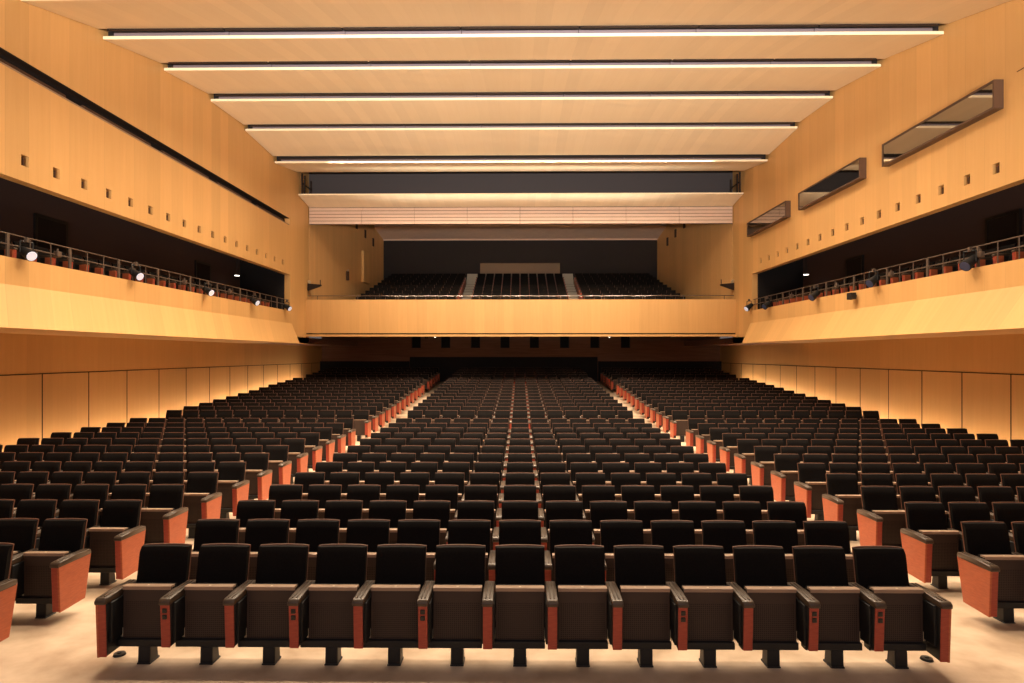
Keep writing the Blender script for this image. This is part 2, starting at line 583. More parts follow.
# ------------------------------------------------------------------ ceiling panels and light troughs
NEAR = [(10.15, 9.094), (12.75, 9.814), (15.3, 10.287), (17.94, 10.705), (20.67, 10.919), (23.3, 10.88), (26.1, 10.54)]
FAR = [(12.58, 9.929), (15.13, 10.452), (17.77, 10.841), (20.5, 11.096), (23.13, 11.048), (25.93, 10.769), (28.8, 10.93)]
XC = XU - 0.03
for i, ((yn, zn), (yf, zf)) in enumerate(zip(NEAR, FAR)):
    m = MB()
    m.prism([(yn, zn), (yf, zf), (yf, zf + 0.05), (yn, zn + 0.075)], 'x', -XC, XC)
    struct(m.build('ceiling', 'wood_ceiling'), 'pale wooden ceiling panel spanning the hall', 'ceiling')
    names = ('nearest the stage, above the frame', 'above the top edge of the picture', 'nearest the stage of those in view', 'second of those in view',
             'third of those in view', 'fourth of those in view', 'furthest from the stage')
    t = thing('light_trough', 'grey metal light trough across the ceiling, %s' % names[i], 'ceiling light', (0, yn + 0.06, zn + 0.075), 0,
              'light troughs between the ceiling panels')
    n = 7
    wseg = 2 * (XC - 0.25) / n
    for k in range(n):
        xa = -(XC - 0.25) + wseg * k
        MB().box(xa + 0.006, xa + wseg - 0.006, -0.052, -0.03, 0.0, 0.095, 0.004).build('reflector', 'lilac_metal', t)
        MB().box(xa + 0.02, xa + wseg - 0.02, -0.33, -0.27, 0.004, 0.045, 0.004).build('housing', 'vent_dark', t)
    MB().box(-XC + 0.02, XC - 0.02, 0.1, 0.2, 0.0, 0.30).build('mounting_channel', 'dark_shell', t)
    area_light('trough_lamp', (0, -0.30, -0.002), (0, (0.5 if i == 6 else 0.0), -1), 15.5, 0.045, STRIP_W * (0.9 if i == 6 else 1.0), WARM, t, math.radians(124))

# dark plenum above everything
struct(MB().box(-XW - 0.2, XW + 0.2, 1.0, 43.0, ZT, ZT + 0.2).build('ceiling_void', 'dark_shell'))

# rear part: dark recess, soffit board, louvres
struct(MB().box(-XU, XU, 30.46, 30.6, 9.6, ZT).build('wall_rear_recess', 'slate_board'), 'dark slate recess band above the rear louvres', 'wall')
m = MB()
m.prism([(28.9, 9.93), (30.42, 9.72), (30.42, 9.80), (28.9, 9.99)], 'x', -XC, XC)
struct(m.build('ceiling_rear_soffit', 'wood_ceiling'))
for sx, nm in ((-1, 'left'), (1, 'right')):
    t = thing('ladder_frame', 'thin metal ladder frame at the %s end of the dark recess' % nm, 'frame', (sx * (XU - 0.14), 29.7, 9.95))
    for yy in (-0.65, -0.3, 0.6):
        MB().box(-0.03, 0.03, yy - 0.03, yy + 0.03, -0.02, 1.0).build('upright', 'vent_dark', t)
    for zz in (0.05, 0.55):
        MB().box(-0.02, 0.02, -0.62, 0.57, zz, zz + 0.04).build('rung', 'vent_dark', t)
t = thing('louvre_screen', 'pinkish wooden louvre band above the rear balcony', 'screen', (0, 30.36, 8.91))
n = 8
wseg = 2 * XC / n
for k in range(n):
    m = MB()
    xa = -XC + wseg * k
    for q in range(5):
        z = 0.012 + q * 0.158
        m.prism([(0.0, z), (0.05, z + 0.02), (0.05, z + 0.148), (0.0, z + 0.135)], 'x', xa + 0.008, xa + wseg - 0.008)
    m.build('slat_panel', 'louver_wood', t)
MB().box(-XC, XC, 0.055, 0.09, 0, 0.80).build('backing_board', 'vent_dark', t)

# ------------------------------------------------------------------ rear balcony
m = MB()
m.box(-XU, XU, YF, YF + 0.15, 3.76, 5.32)
struct(m.build('wall_rear_balcony_front', 'wood_front'), 'plain wooden front of the rear balcony', 'wall')
m = MB()
m.box(-XU, XU, YF + 0.06, YF + 0.16, 3.70, 3.76)
struct(m.build('trim_balcony_shadow_gap', 'vent_dark'))
m = MB()
m.box(-XU, XU, YF - 0.02, YF + 0.16, 3.60, 3.70)
struct(m.build('trim_balcony_lip', 'wood_front'))
m = MB()
m.box(-XW, XW, YF + 0.16, 40.0, 4.0, 4.2)
struct(m.build('ceiling_under_balcony', 'brown_rear'))
for sx in (-1, 1):
    a = sorted((sx * XU, sx * XW))
    struct(MB().box(a[0], a[1], YP + 0.1, 40.0, SOFF + 0.02, SOFF + 0.3).build('ceiling_side_soffit', 'brown_rear'))

YB = 42.2        # back of the rear balcony


def xs_at(y):
    return XU - 1.08 * max(0.0, y - 30.5) / 12.0


for sx, side in ((-1, 'left'), (1, 'right')):
    m = MB()
    p = [(sx * xs_at(30.5), 30.5), (sx * xs_at(YB + 0.2), YB + 0.2), (sx * (xs_at(YB) + 0.3), YB + 0.2), (sx * (XU + 0.3), 30.5)]
    m.prism(p, 'z', 3.8, ZT)
    struct(m.build('wall_%s_rear_balcony' % side, 'wood_balcony'), '%s side wall of the rear balcony in pale ribbed wood' % side, 'wall')
struct(MB().box(-10.3, 10.3, YB, YB + 0.2, 3.7, ZT).build('wall_rear_balcony_back', 'dark_shell'), 'black back wall of the rear balcony', 'wall')
# dropped soffit at the back of the rear balcony
m = MB()
xa = xs_at(40.2) - 0.02
m.prism([(40.2, 10.74), (42.1, 10.30), (42.1, 10.6), (40.2, 10.92)], 'x', -xa, xa)
struct(m.build('ceiling_rear_balcony_drop', 'louver_wood'))
m = MB()
m.box(-xs_at(42.1) + 0.02, xs_at(42.1) - 0.02, 42.02, 42.12, 10.22, 10.30)
struct(m.build('trim_rear_balcony_ledge', 'louver_wood'))

# stepped tiers of the rear balcony
NT = 10
TY0, TZ0, TP, TR = 31.9, 4.72, 1.0, 0.255
prof = [(YF + 0.15, 4.60), (TY0 - 0.6, 4.60)]
z = TZ0
y = TY0 - 0.6
for k in range(NT):
    prof += [(y, z), (y + TP, z)]
    y += TP
    z += TR
prof += [(y, z), (YB, z), (YB, 4.22), (YF + 0.15, 4.22)]
m = MB()
m.prism(prof, 'x', -xs_at(YB) + 0.02, xs_at(YB) - 0.02)
struct(m.build('floor_rear_balcony', 'dark_brown_wall'))
m = MB()
for sx in (-1, 1):
    p = [(sx * (xs_at(YB) - 0.02), YF + 0.15), (sx * (xs_at(YB) - 0.02), YB), (sx * (xs_at(YB)), YB), (sx * (XU - 0.02), YF + 0.5), (sx * (XU - 0.02), YF + 0.15)]
    m.prism(p, 'z', 4.3, 4.6)
struct(m.build('floor_rear_balcony_sides', 'dark_brown_wall'))


def aisle_x(y):
    return 2.75 + 0.34 * (y - 31.0) / 10.0


for sx, side in ((-1, 'left'), (1, 'right')):
    t = thing('balcony_stairs', 'pale grey aisle steps climbing the rear balcony, on the %s' % side, 'stairs', (0, 0, 0), 0, None)
    m = MB()
    z = TZ0
    y = TY0 - 0.6
    for k in range(NT):
        for h in (0, 1):
            ya = y + 0.5 * h
            xc = sx * aisle_x(ya)
            zt = z + TR * 0.5 * h
            m.box(xc - 0.33, xc + 0.33, ya, ya + 0.5, z + 0.002, zt + 0.06)
        y += TP
        z += TR
    for h in range(3):
        xc = sx * aisle_x(y)
        m.box(xc - 0.33, xc + 0.33, y + 0.28 * h, y + 0.28 * (h + 1), z + 0.002, z + 0.08 + 0.22 * (h + 1))
    m.build('treads', 'grey_step', t)
for sx, side in ((-1, 'left'), (1, 'right')):
    t = thing('wall_steps', 'pale grey steps along the %s wall of the rear balcony' % side, 'stairs')
    m = MB()
    z = TZ0
    y = TY0 - 0.6
    for k in range(NT):
        for h in (0, 1):
            ya = y + 0.5 * h
            xe = xs_at(YB) - 0.03
            a = sorted((sx * (xe - 0.55), sx * xe))
            m.box(a[0], a[1], ya, ya + 0.5, z + 0.002, z + TR * 0.5 * h + 0.06)
        y += TP
        z += TR
    m.build('treads', 'grey_step', t)

# projection booth front at the back of the balcony
t = thing('booth_front', 'low grey-brown booth front at the back of the rear balcony', 'booth', (0, YB - 0.35, TZ0 + NT * TR))
MB().box(-2.55, 2.55, -0.05, 0.05, 0.0, 1.42, 0.01).build('front_panel', 'booth_panel', t)
MB().box(-2.60, 2.60, -0.10, 0.12, 1.42, 1.48, 0.01).build('cap', 'vent_dark', t)
for sx in (-1, 1):
    MB().box(sx * 2.55 - 0.04, sx * 2.55 + 0.04, 0.05, 0.33, 0.0, 1.42).build('return_panel', 'booth_panel', t)

# unseen lamp line added behind the louvre screen to brighten the balcony
t = thing('balcony_fill_bar', 'unseen added fill-light bar behind the louvre band over the rear balcony', 'light', (0, 31.0, 10.6))
MB().box(-7.0, 7.0, -0.06, 0.06, 0.0, 0.08).build('housing', 'black_metal', t)
for x in (-6.5, 0, 6.5):
    MB().box(x - 0.02, x + 0.02, -0.02, 0.02, 0.08, 0.99).build('hanger', 'black_metal', t)
area_light('balcony_fill_lamp', (0, 0, -0.005), (0, 0.35, -1), 13.5, 0.08, 170, WARM, t)

# details on the side walls of the rear balcony
for sx, side in ((-1, 'left'), (1, 'right')):
    for k, (yy, zz, hh) in enumerate(((37.0, 10.0, 0.42), (38.5, 9.75, 0.48), (40.0, 9.5, 0.5))):
        ang = math.atan(1.08 / 12.0) * sx
        t = thing('wall_opening', 'narrow dark lamp opening high on the %s wall of the rear balcony, %s' % (side, ('nearest the hall', 'middle one', 'nearest the back')[k]),
                  'opening', (sx * (xs_at(yy) - 0.02), yy, zz), ang, 'dark openings on the rear balcony walls')
        MB().box(-0.02, 0.02, -0.11, 0.11, 0, hh).build('reveal', 'vent_dark', t)
        fr = MB()
        for q in (-0.13, 0.11):
            fr.box(-0.03, 0.02, q, q + 0.02, 0, hh)
        fr.build('frame', 'window_frame', t)
t = thing('wall_pilaster', 'pale wooden pilaster on the left wall of the rear balcony', 'pilaster', (-xs_at(38.5) + 0.06, 38.5, 7.04), -math.atan(0.09))
MB().box(-0.08, 0.08, -0.6, 0.6, 0.0, 1.85, 0.01).build('shaft', 'wood_front', t)
MB().box(-0.09, 0.10, -0.62, 0.62, 0.0, 0.12, 0.01).build('plinth', 'wood_front', t)
t = thing('wall_sconce', 'small dark fixture on the left wall of the rear balcony', 'fixture', (-xs_at(35.4) + 0.07, 35.4, 7.1))
MB().box(-0.07, 0.07, -0.09, 0.09, -0.25, 0.25, 0.02).build('housing', 'vent_brown', t)
MB().tube((0.0, 0, 0.25), (0.06, -0.05, 0.34), 0.05, 10, 0.03).build('lamp_head', 'plate_metal', t)

# bracket lamps at the mouth of the rear balcony
for sx, side in ((-1, 'left'), (1, 'right')):
    t = thing('lamp_bracket', 'small wedge-shaped lamp bracket on the %s pier of the rear balcony' % side, 'bracket', (sx * (XU - 0.02), 30.25, 6.05))
    m = MB()
    m.prism([(0, -0.28), (0, 0.05), (-sx * 0.62, 0.0), (-sx * 0.62, -0.06)], 'y', -0.08, 0.08)
    m.build('arm', 'vent_dark', t)
    MB().tube((-sx * 0.58, 0, 0.0), (-sx * 0.58, 0, 0.22), 0.02, 8).build('post', 'black_metal', t)
    MB().tube((-sx * 0.1, -0.06, 0.1), (-sx * 0.02, 0.04, 0.18), 0.07, 12, 0.05).build('lamp', 'plate_metal', t)

# rail on the rear balcony front
t = thing('balcony_rail', 'thin pale handrail along the top of the rear balcony front', 'railing', (0, YF + 0.12, 5.32))
MB().tube((-XU + 0.05, 0, 0.19), (XU - 0.05, 0, 0.19), 0.016, 8).build('handrail', 'rail_metal', t, True)
for k in range(11):
    x = -9.5 + 1.9 * k
    MB().tube((x, 0, 0), (x, 0, 0.18), 0.014, 8).build('post', 'rail_metal', t)

t = thing('fill_uplight_row', 'unseen row of added ceiling fill lights behind the rear balcony front', 'light', (0, YF + 0.27, 4.95))  # made-up lamps, added to light the ceiling panels from the rear
MB().box(-9.6, 9.6, -0.05, 0.05, 0.0, 0.10).build('housing', 'black_metal', t)
area_light('fill_uplight', (0, 0, 0.12), (0, -0.76, 0.65), 12.5, 0.06, CEIL_FILL_W, (1.0, 0.86, 0.68), t, math.radians(92))
for sx, side in ((-1, 'left'), (1, 'right')):
    t = thing('wall_fill_light', 'unseen line of added fill lights on the floor along the %s wall' % side, 'light', (sx * (XW - 0.42), 0, 0), 0)  # made-up lamps behind the seats, added to brighten the lower walls
    for k in range(12):
        y = 6.8 + 2.5 * k
        z = floor_z(y + 1.1)
        MB().box(-0.06, 0.06, y - 1.2, y + 1.2, z - 0.06, z + 0.09, 0.008).build('housing', 'black_metal', t)
        area_light('wall_fill_lamp', (0, y, z + 0.10), (sx * 0.75, 0, 0.66), 2.45, 0.05, WALL_FILL_W / 12.0 * (0.7 + 0.09 * k), WARM, t)

# housings made up for the unseen fill lights behind the camera
for fl, lab, w_ in zip(FILL_LIGHTS, ('unseen bank of added fill lights low behind the camera', 'unseen bank of added fill lights high behind the camera'), (7.0, 14.0)):
    t = thing('fill_light_bank', lab, 'light')
    R = fl.rotation_euler.to_matrix().to_4x4()
    for k in range(7):
        xa = -w_ / 2 + w_ / 7 * k
        me = MB().box(xa + 0.03, xa + w_ / 7 - 0.03, -0.62, 0.62, 0.02, 0.22, 0.02).mesh('housing', 'black_metal')
        me.transform(Matrix.Translation(fl.location) @ R)
        link('housing', me, t)
    fl.parent = t

# ------------------------------------------------------------------ under the rear balcony
WX = [-6.37, -4.56, -2.73, -0.92, 0.88, 2.73, 4.58, 6.45]
m = MB()
m.box(-XW, XW, YR, YR + 0.2, -0.3, 3.17)
m.box(-XW, XW, YR, YR + 0.2, 3.90, 4.0)
edges = [-XW] + sum([[x - 0.28, x + 0.28] for x in WX], []) + [XW]
for a, b in zip(edges[0::2], edges[1::2]):
    m.box(a, b, YR, YR + 0.2, 3.17, 3.90)
struct(m.build('wall_rear', 'brown_rear'), 'dark brown rear wall of the stalls under the balcony', 'wall')
for k, x in enumerate(WX):
    t = thing('projection_port', 'small dark square port in the rear wall under the balcony, %s from the left' % ORD[k + 1], 'window', (x, YR + 0.1, 3.17), 0,
              'dark ports in the rear stalls wall')
    MB().box(-0.28, 0.28, 0.0, 0.08, 0, 0.73).build('pane', 'dark_shell', t)
    f = MB()
    f.box(-0.28, -0.25, -0.1, 0.0, 0, 0.73).box(0.25, 0.28, -0.1, 0.0, 0, 0.73).box(-0.25, 0.25, -0.1, 0, 0, 0.03).box(-0.25, 0.25, -0.1, 0, 0.70, 0.73)
    f.build('frame', 'black_metal', t)
m = MB()
m.box(-6.7, 4.7, YR - 0.35, YR - 0.25, 1.1, 2.62)
struct(m.build('wall_rear_screen', 'dark_shell'), 'low black screen wall behind the last row of the stalls', 'wall')
m = MB()
m.box(-XW, -6.75, YR - 0.3, YR - 0.2, 1.1, 2.36)
m.box(4.75, XW, YR - 0.3, YR - 0.2, 1.1, 2.36)
struct(m.build('wall_rear_screen_sides', 'dark_shell'))
for k, x in enumerate((-4.0, 4.2)):
    t = thing('ceiling_spotlight', 'tiny white spotlight under the rear balcony, on the %s' % ('left', 'right')[k], 'light', (x, 30.35, 4.0))
    MB().tube((0, 0, 0), (0, 0, -0.42), 0.05, 12).build('housing', 'black_metal', t)
    MB().tube((0, 0, -0.42), (0, 0, -0.435), 0.035, 12).build('lens', 'bulb', t)
    area_light('downlight', (0, 0, -0.44), (0, 0.25, -1), 0.06, 0.06, 90, WARM, t)
for k, x in enumerate((-4.4, 0.6)):
    t = thing('ceiling_box', 'small dark box fixed under the edge of the rear balcony, %s' % ('left one', 'near the middle'), 'fixture') if False else \
        thing('ceiling_box', 'small dark box fixed under the edge of the rear balcony, %s' % ('left one', 'near the middle')[k], 'fixture', (x, YF + 0.4, 4.0))
    MB().box(-0.09, 0.09, -0.06, 0.06, -0.48, 0.0, 0.01).build('housing', 'vent_dark', t)
    MB().tube((0, -0.06, -0.43), (0, -0.09, -0.43), 0.03, 10).build('eye', 'black_metal', t)

# ------------------------------------------------------------------ auditorium seats
WC, WS = 0.556, 0.546          # seat pitch of the centre and side blocks


def backrest_grid(w0, w1, z0, z1, nu, nv, front=True):
    F, K = [], []
    for i in range(nv + 1):
        t = i / nv
        z = z0 + (z1 - z0) * t
        wd = w0 + (w1 - w0) * t
        lean = -0.16 + 0.15 * t + 0.018 * math.sin(math.pi * min(1, t * 1.15))
        e = max(0.0, (t - 0.9) / 0.1)
        b = max(0.0, (0.1 - t) / 0.1)
        th = 0.085 - 0.02 * e ** 2
        zz = z - 0.012 * e ** 2 * 0
        rowf, rowk = [], []
        for j in range(nu + 1):
            s = j / nu * 2 - 1
            edge = max(0.0, (abs(s) - 0.8) / 0.2)
            conc = -0.022 * s * s
            yf = lean + conc * (1 - 0.0) + 0.018 * edge ** 2 + 0.022 * e ** 2 + 0.02 * b ** 2
            x = s * wd / 2
            rowf.append((x, yf, zz))
            rowk.append((x, lean + th + conc, zz))
        F.append(rowf)
        K.append(rowk)
    return F, K


F, K = backrest_grid(0.458, 0.458, 0.40, 0.938, 12, 12)
ME_BACK = MB().sheet(F, K).mesh('backrest', 'fabric', True)
# thin wooden shell on the rear
SF, SK = [], []
for i in range(9):
    t = i / 8
    z = 0.36 + 0.584 * t
    lean = -0.165 + 0.155 * t + 0.018 * math.sin(math.pi * min(1, t * 1.15)) + 0.083
    rf, rk = [], []
    for j in range(9):
        s = j / 8 * 2 - 1
        conc = -0.028 * s * s - 0.012 * max(0, abs(s) - 0.85) / 0.15
        rf.append((s * 0.231, lean + conc, z))
        rk.append((s * 0.231, lean + conc + 0.016, z))
    SF.append(rf)
    SK.append(rk)
ME_SHELL = MB().sheet(SF, SK).mesh('back_shell', 'shell_wood', True)

# tipped-up seat: cushion behind, perforated underside panel in front
PW = 0.217
m = MB()
m.prism([(-0.262, 0.215), (-0.185, 0.205), (-0.15, 0.40), (-0.155, 0.60), (-0.19, 0.668), (-0.234, 0.668), (-0.262, 0.64)], 'x', -PW + 0.006, PW - 0.006, 0.012, 2)
ME_PAN = m.mesh('seat_pan', 'fabric', True)
m = MB()
m.prism([(-0.305, 0.192), (-0.270, 0.186), (-0.263, 0.655), (-0.298, 0.662)], 'x', -PW, PW, 0.005, 1)
ME_UNDER = m.mesh('underside_panel', 'perforated_brown', False)
ME_EDGE = MB().prism([(-0.303, 0.640), (-0.299, 0.6635), (-0.262, 0.656), (-0.236, 0.654), (-0.236, 0.672), (-0.300, 0.676), (-0.309, 0.672), (-0.309, 0.642)], 'x', -PW + 0.001, PW - 0.001).mesh('front_edge', 'ply_edge')
ME_HINGE = MB().box(-0.012, 0.012, -0.30, -0.24, 0.215, 0.30, 0.004).mesh('hinge', 'plate_metal')
ME_PLATE = MB().box(-0.011, 0.011, -0.287, -0.268, 0.672, 0.676, 0.002).mesh('number_plate', 'plate_metal')


# armrests: black body with a red-brown front edge; at the row ends the aisle side is a red-brown panel
def arm_body(zbot, x0, x1):
    m = MB()
    m.prism([(-0.505, 0.592), (-0.03, 0.592), (-0.13, zbot), (-0.487, zbot - 0.006)], 'x', x0, x1, 0.004, 1)
    # wider hinge housing behind the front edge, on the sides that face a seat
    m.box(-0.056 if x0 < -0.03 else x0 + 0.002, 0.056 if x1 > 0.03 else x1 - 0.002, -0.45, -0.16, 0.235, 0.585, 0.005)
    return m.mesh('armrest', 'black_metal')


def arm_front(zbot):
    return MB().prism([(-0.52, 0.592), (-0.506, 0.592), (-0.488, zbot - 0.006), (-0.50, zbot - 0.01)], 'x', -0.040, 0.040, 0.004, 1).mesh('front_cap', 'red_wood')


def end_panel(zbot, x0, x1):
    return MB().prism([(-0.522, 0.592), (-0.02, 0.592), (-0.12, zbot - 0.004), (-0.500, zbot - 0.014)], 'x', x0, x1, 0.004, 1).mesh('end_panel', 'red_wood_lit')


ZA, ZE = 0.222, 0.135
ME_ARM = arm_body(ZA, -0.038, 0.038)
ME_FRONT = arm_front(ZA)
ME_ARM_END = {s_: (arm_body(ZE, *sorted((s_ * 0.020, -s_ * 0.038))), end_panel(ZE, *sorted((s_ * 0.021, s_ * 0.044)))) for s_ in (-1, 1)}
ME_FRONT_END = arm_front(ZE)
ME_SIDE = {s_: MB().prism([(-0.515, 0.590), (-0.34, 0.590), (-0.34, ZA + 0.02), (-0.495, ZA + 0.02)], 'x', *sorted((s_ * 0.0385, s_ * 0.060)), 0.003, 1).mesh('side_cap', 'red_wood_lit') for s_ in (-1, 1)}
m = MB()
m.prism([(-0.535, 0.588), (-0.535, 0.622), (-0.51, 0.644), (-0.30, 0.648), (-0.03, 0.640), (-0.02, 0.592), (-0.05, 0.588)], 'x', -0.048, 0.048, 0.010, 2)
for x in (-0.016, 0.016):
    m.box(x - 0.006, x + 0.006, -0.49, -0.06, 0.640, 0.651, 0.003)
ME_PAD = m.mesh('arm_pad', 'pad_plastic', True)
m = MB()
for z in (0.485, 0.54):
    m.box(-0.02, 0.02, -0.526, -0.512, z - 0.02, z + 0.02, 0.004)
    m.tube((0, -0.526, z), (0, -0.530, z), 0.012, 10)
ME_CTRL = m.mesh('control_plate', 'black_plastic')


def beam_mesh(wd):
    return MB().box(-wd / 2, wd / 2 - 0.058, -0.345, -0.255, 0.150, 0.212, 0.004).box(-wd / 2, wd / 2 - 0.058, -0.20, -0.17, 0.25, 0.33).mesh('beam', 'black_metal')


ME_BEAM = {WC: beam_mesh(WC), WS: beam_mesh(WS)}
m = MB()
m.prism([(-0.352, 0.008), (-0.215, 0.008), (-0.235, 0.152), (-0.345, 0.152)], 'x', -0.055, 0.055, 0.006, 1)
m.box(-0.06, 0.06, -0.36, -0.20, -0.012, 0.012, 0.004)
ME_LEG = m.mesh('pedestal', 'black_metal')

BLOCKS = {'left': (-5.04 - 11 * WS, WS, 12), 'centre': (-6 * WC, WC, 13), 'right': (5.05, WS, 12)}
GROUP = 'tip-up seats in the stalls'


def project(x, y, z):
    a = 0.0124
    # camera looks along +Y turned left by a
    xr = x * math.cos(a) + y * math.sin(a)
    yr = -x * math.sin(a) + y * math.cos(a)
    return 512 + 645 * xr / yr, 355 - 645 * (z - CAMZ) / yr


def seat_label(block, row, k, n):
    r = 'front row' if row == 0 else ORD[row + 1] + ' row'
    if block == 'centre':
        mid = n // 2
        if k == mid:
            p = 'in the middle'
        elif k < mid:
            p = ('at the left end' if k == 0 else ORD[k + 1] + ' from the left')
        else:
            q = n - k
            p = ('at the right end' if q == 1 else ORD[q] + ' from the right')
        return 'black tip-up seat %s of the %s, centre block' % (p, r)
    q = n - k if block == 'left' else k + 1
    if q == 1:
        return 'black tip-up seat with orange end panel at the aisle, %s of %s block' % (r, block)
    return 'black tip-up seat %s from the aisle, %s of %s block' % (ORD[q], r, block)


def make_seat(x, y, z, pitch, left_kind, right_kind, label, plate=False, ctrl=None):
    t = thing('auditorium_seat', label, 'seat', (x, y, z), 0, GROUP)
    b = link('backrest', ME_BACK, t)
    link('back_shell', ME_SHELL, b)
    p = link('seat_pan', ME_PAN, t)
    link('underside_panel', ME_UNDER, p)
    link('front_edge', ME_EDGE, p)
    if plate:
        for s in (-1, 1):
            link('hinge', ME_HINGE, p).location = (s * (PW + 0.013), 0, 0)
    if plate:
        link('number_plate', ME_PLATE, p)
    for s, kind in ((-1, left_kind), (1, right_kind)):
        if kind:
            a = link('armrest', ME_ARM_END[s][0] if kind == 'end' else ME_ARM, t)
            a.location = (s * pitch / 2, 0, 0)
            link('front_cap', ME_FRONT_END if kind == 'end' else ME_FRONT, a)
            if kind == 'end':
                link('end_panel', ME_ARM_END[s][1], a)
            link('arm_pad', ME_PAD, a)
            if ctrl and s in ctrl:
                link('control_plate', ME_CTRL, a)
    link('beam', ME_BEAM[pitch], t)
    link('pedestal', ME_LEG, t)
    return t


cand = []
for r, d in enumerate(ROWS):
    for blk, (x0, pt, n) in BLOCKS.items():
        for k in range(n):
            x = x0 + pt * k
            lk = 'std'
            rk = None
            if k == 0:
                lk = 'end'
            if k == n - 1:
                rk = 'end'
            px = min(max(project(x + dx, d + dy, 0.6)[0], -1e4) for dx in (-0.3, 0.3) for dy in (-0.5, 0))
            qx = max(project(x + dx, d + dy, 0.6)[0] for dx in (-0.3, 0.3) for dy in (-0.5, 0))
            if qx < -4 or px > 1028:
                continue
            cand.append((r, d, blk, k, n, x, pt, lk, rk))
NIND = 300
# the nearest 300 in view are built one by one; within the last row those nearest the middle
cand.sort(key=lambda c: (c[0], abs(c[5])))
indiv, rest = cand[:NIND], cand[NIND:]
CTRL = {1, 3, 5, 9, 11, 12}
for (r, d, blk, k, n, x, pt, lk, rk) in indiv:
    ctrl = None
    if r == 0 and blk == 'centre':
        ctrl = [s for s, idx in ((-1, k), (1, k + 1)) if idx in CTRL]
    make_seat(x, d, RZ[r], pt, lk, rk, seat_label(blk, r, k, n), plate=(r < 3), ctrl=ctrl)

# the other seats: one object per area, copied with numpy from light versions of the same shapes


def merge_arrays(parts):
    """parts: list of (mesh, material slot, offset)"""
    V, Fs, Ms = [], [], []
    off = 0
    for me, mi, o in parts:
        co = np.empty(len(me.vertices) * 3)
        me.vertices.foreach_get('co', co)
        V.append(co.reshape(-1, 3) + np.array(o))
        for p in me.polygons:
            Fs.append([v + off for v in p.vertices])
            Ms.append(mi)
        off += len(me.vertices)
    return np.concatenate(V), Fs, Ms


SLOTS = ['fabric', 'shell_wood', 'perforated_brown', 'ply_edge', 'red_wood', 'pad_plastic', 'black_metal', 'red_wood_lit']
F, K = backrest_grid(0.462, 0.462, 0.40, 0.938, 4, 4)
LB = MB().sheet(F, K).mesh('lb', 'fabric')
m = MB()
m.prism([(-0.09, 0.36), (0.062, 0.944), (0.078, 0.944), (-0.07, 0.36)], 'x', -0.236, 0.236)
LS = m.mesh('ls', 'shell_wood')
LP = MB().prism([(-0.26, 0.21), (-0.17, 0.21), (-0.17, 0.64), (-0.26, 0.64)], 'x', -PW, PW).mesh('lp', 'fabric')
LU = MB().prism([(-0.305, 0.192), (-0.262, 0.186), (-0.262, 0.655), (-0.298, 0.662)], 'x', -PW, PW).mesh('lu', 'perforated_brown')


def light_arm(zb):
    return MB().prism([(-0.505, 0.59), (-0.03, 0.59), (-0.13, zb), (-0.487, zb)], 'x', -0.036, 0.036).mesh('la', 'black_metal')


def light_red(zb, x0, x1, y1):
    return MB().prism([(-0.52, 0.592), (y1, 0.592), (y1 - 0.05 if y1 > -0.3 else y1, zb), (-0.50, zb)], 'x', x0, x1).mesh('lr', 'red_wood')


LA, LAE = light_arm(0.222), light_arm(0.14)
LR = light_red(0.222, -0.04, 0.04, -0.506)
LRE = {q: light_red(0.135, *sorted((q * 0.037, q * 0.05)), -0.05) for q in (-1, 1)}
LPAD = MB().prism([(-0.535, 0.59), (-0.535, 0.622), (-0.51, 0.644), (-0.03, 0.64), (-0.02, 0.59)], 'x', -0.05, 0.05).mesh('lpad', 'pad_plastic')
LLEG = MB().box(-0.055, 0.055, -0.345, -0.23, 0.0, 0.19).mesh('lleg', 'black_metal')
LE = MB().box(-PW, PW, -0.298, -0.232, 0.6625, 0.672).mesh('le', 'ply_edge')


def seat_stuff(name, places, label, cat):
    """places: (x, y, z, pitch, left kind, right kind)"""
    cache = {}
    Vs, Fs, Ms, off = [], [], [], 0
    for (x, y, z, pt, lk, rk) in places:
        key = (pt, lk, rk)
        if key not in cache:
            parts = [(LB, 0, (0, 0, 0)), (LS, 1, (0, 0, 0)), (LP, 0, (0, 0, 0)), (LU, 2, (0, 0, 0)), (LE, 3, (0, 0, 0)), (LLEG, 6, (0, 0, 0))]
            for s, kd in ((-1, lk), (1, rk)):
                if kd:
                    parts += [(LAE if kd == 'end' else LA, 6, (s * pt / 2, 0, 0)), (LPAD, 5, (s * pt / 2, 0, 0)), (LR, 4, (s * pt / 2, 0, 0))]
                    if kd == 'end':
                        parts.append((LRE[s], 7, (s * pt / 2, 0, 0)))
            cache[key] = merge_arrays(parts)
        V, F_, M_ = cache[key]
        Vs.append(V + np.array((x, y, z)))
        Fs += [[v + off for v in f] for f in F_]
        Ms += M_
        off += len(V)
    me = bpy.data.meshes.new(name)
    me.from_pydata(np.concatenate(Vs).tolist(), [], Fs)
    me.polygons.foreach_set('material_index', Ms)
    for s in SLOTS:
        me.materials.append(MATS[s])
    bm = bmesh.new()
    bm.from_mesh(me)
    bmesh.ops.recalc_face_normals(bm, faces=bm.faces[:])
    bm.to_mesh(me)
    bm.free()
    o = link(name, me)
    return tag(o, label, cat, None, 'stuff')


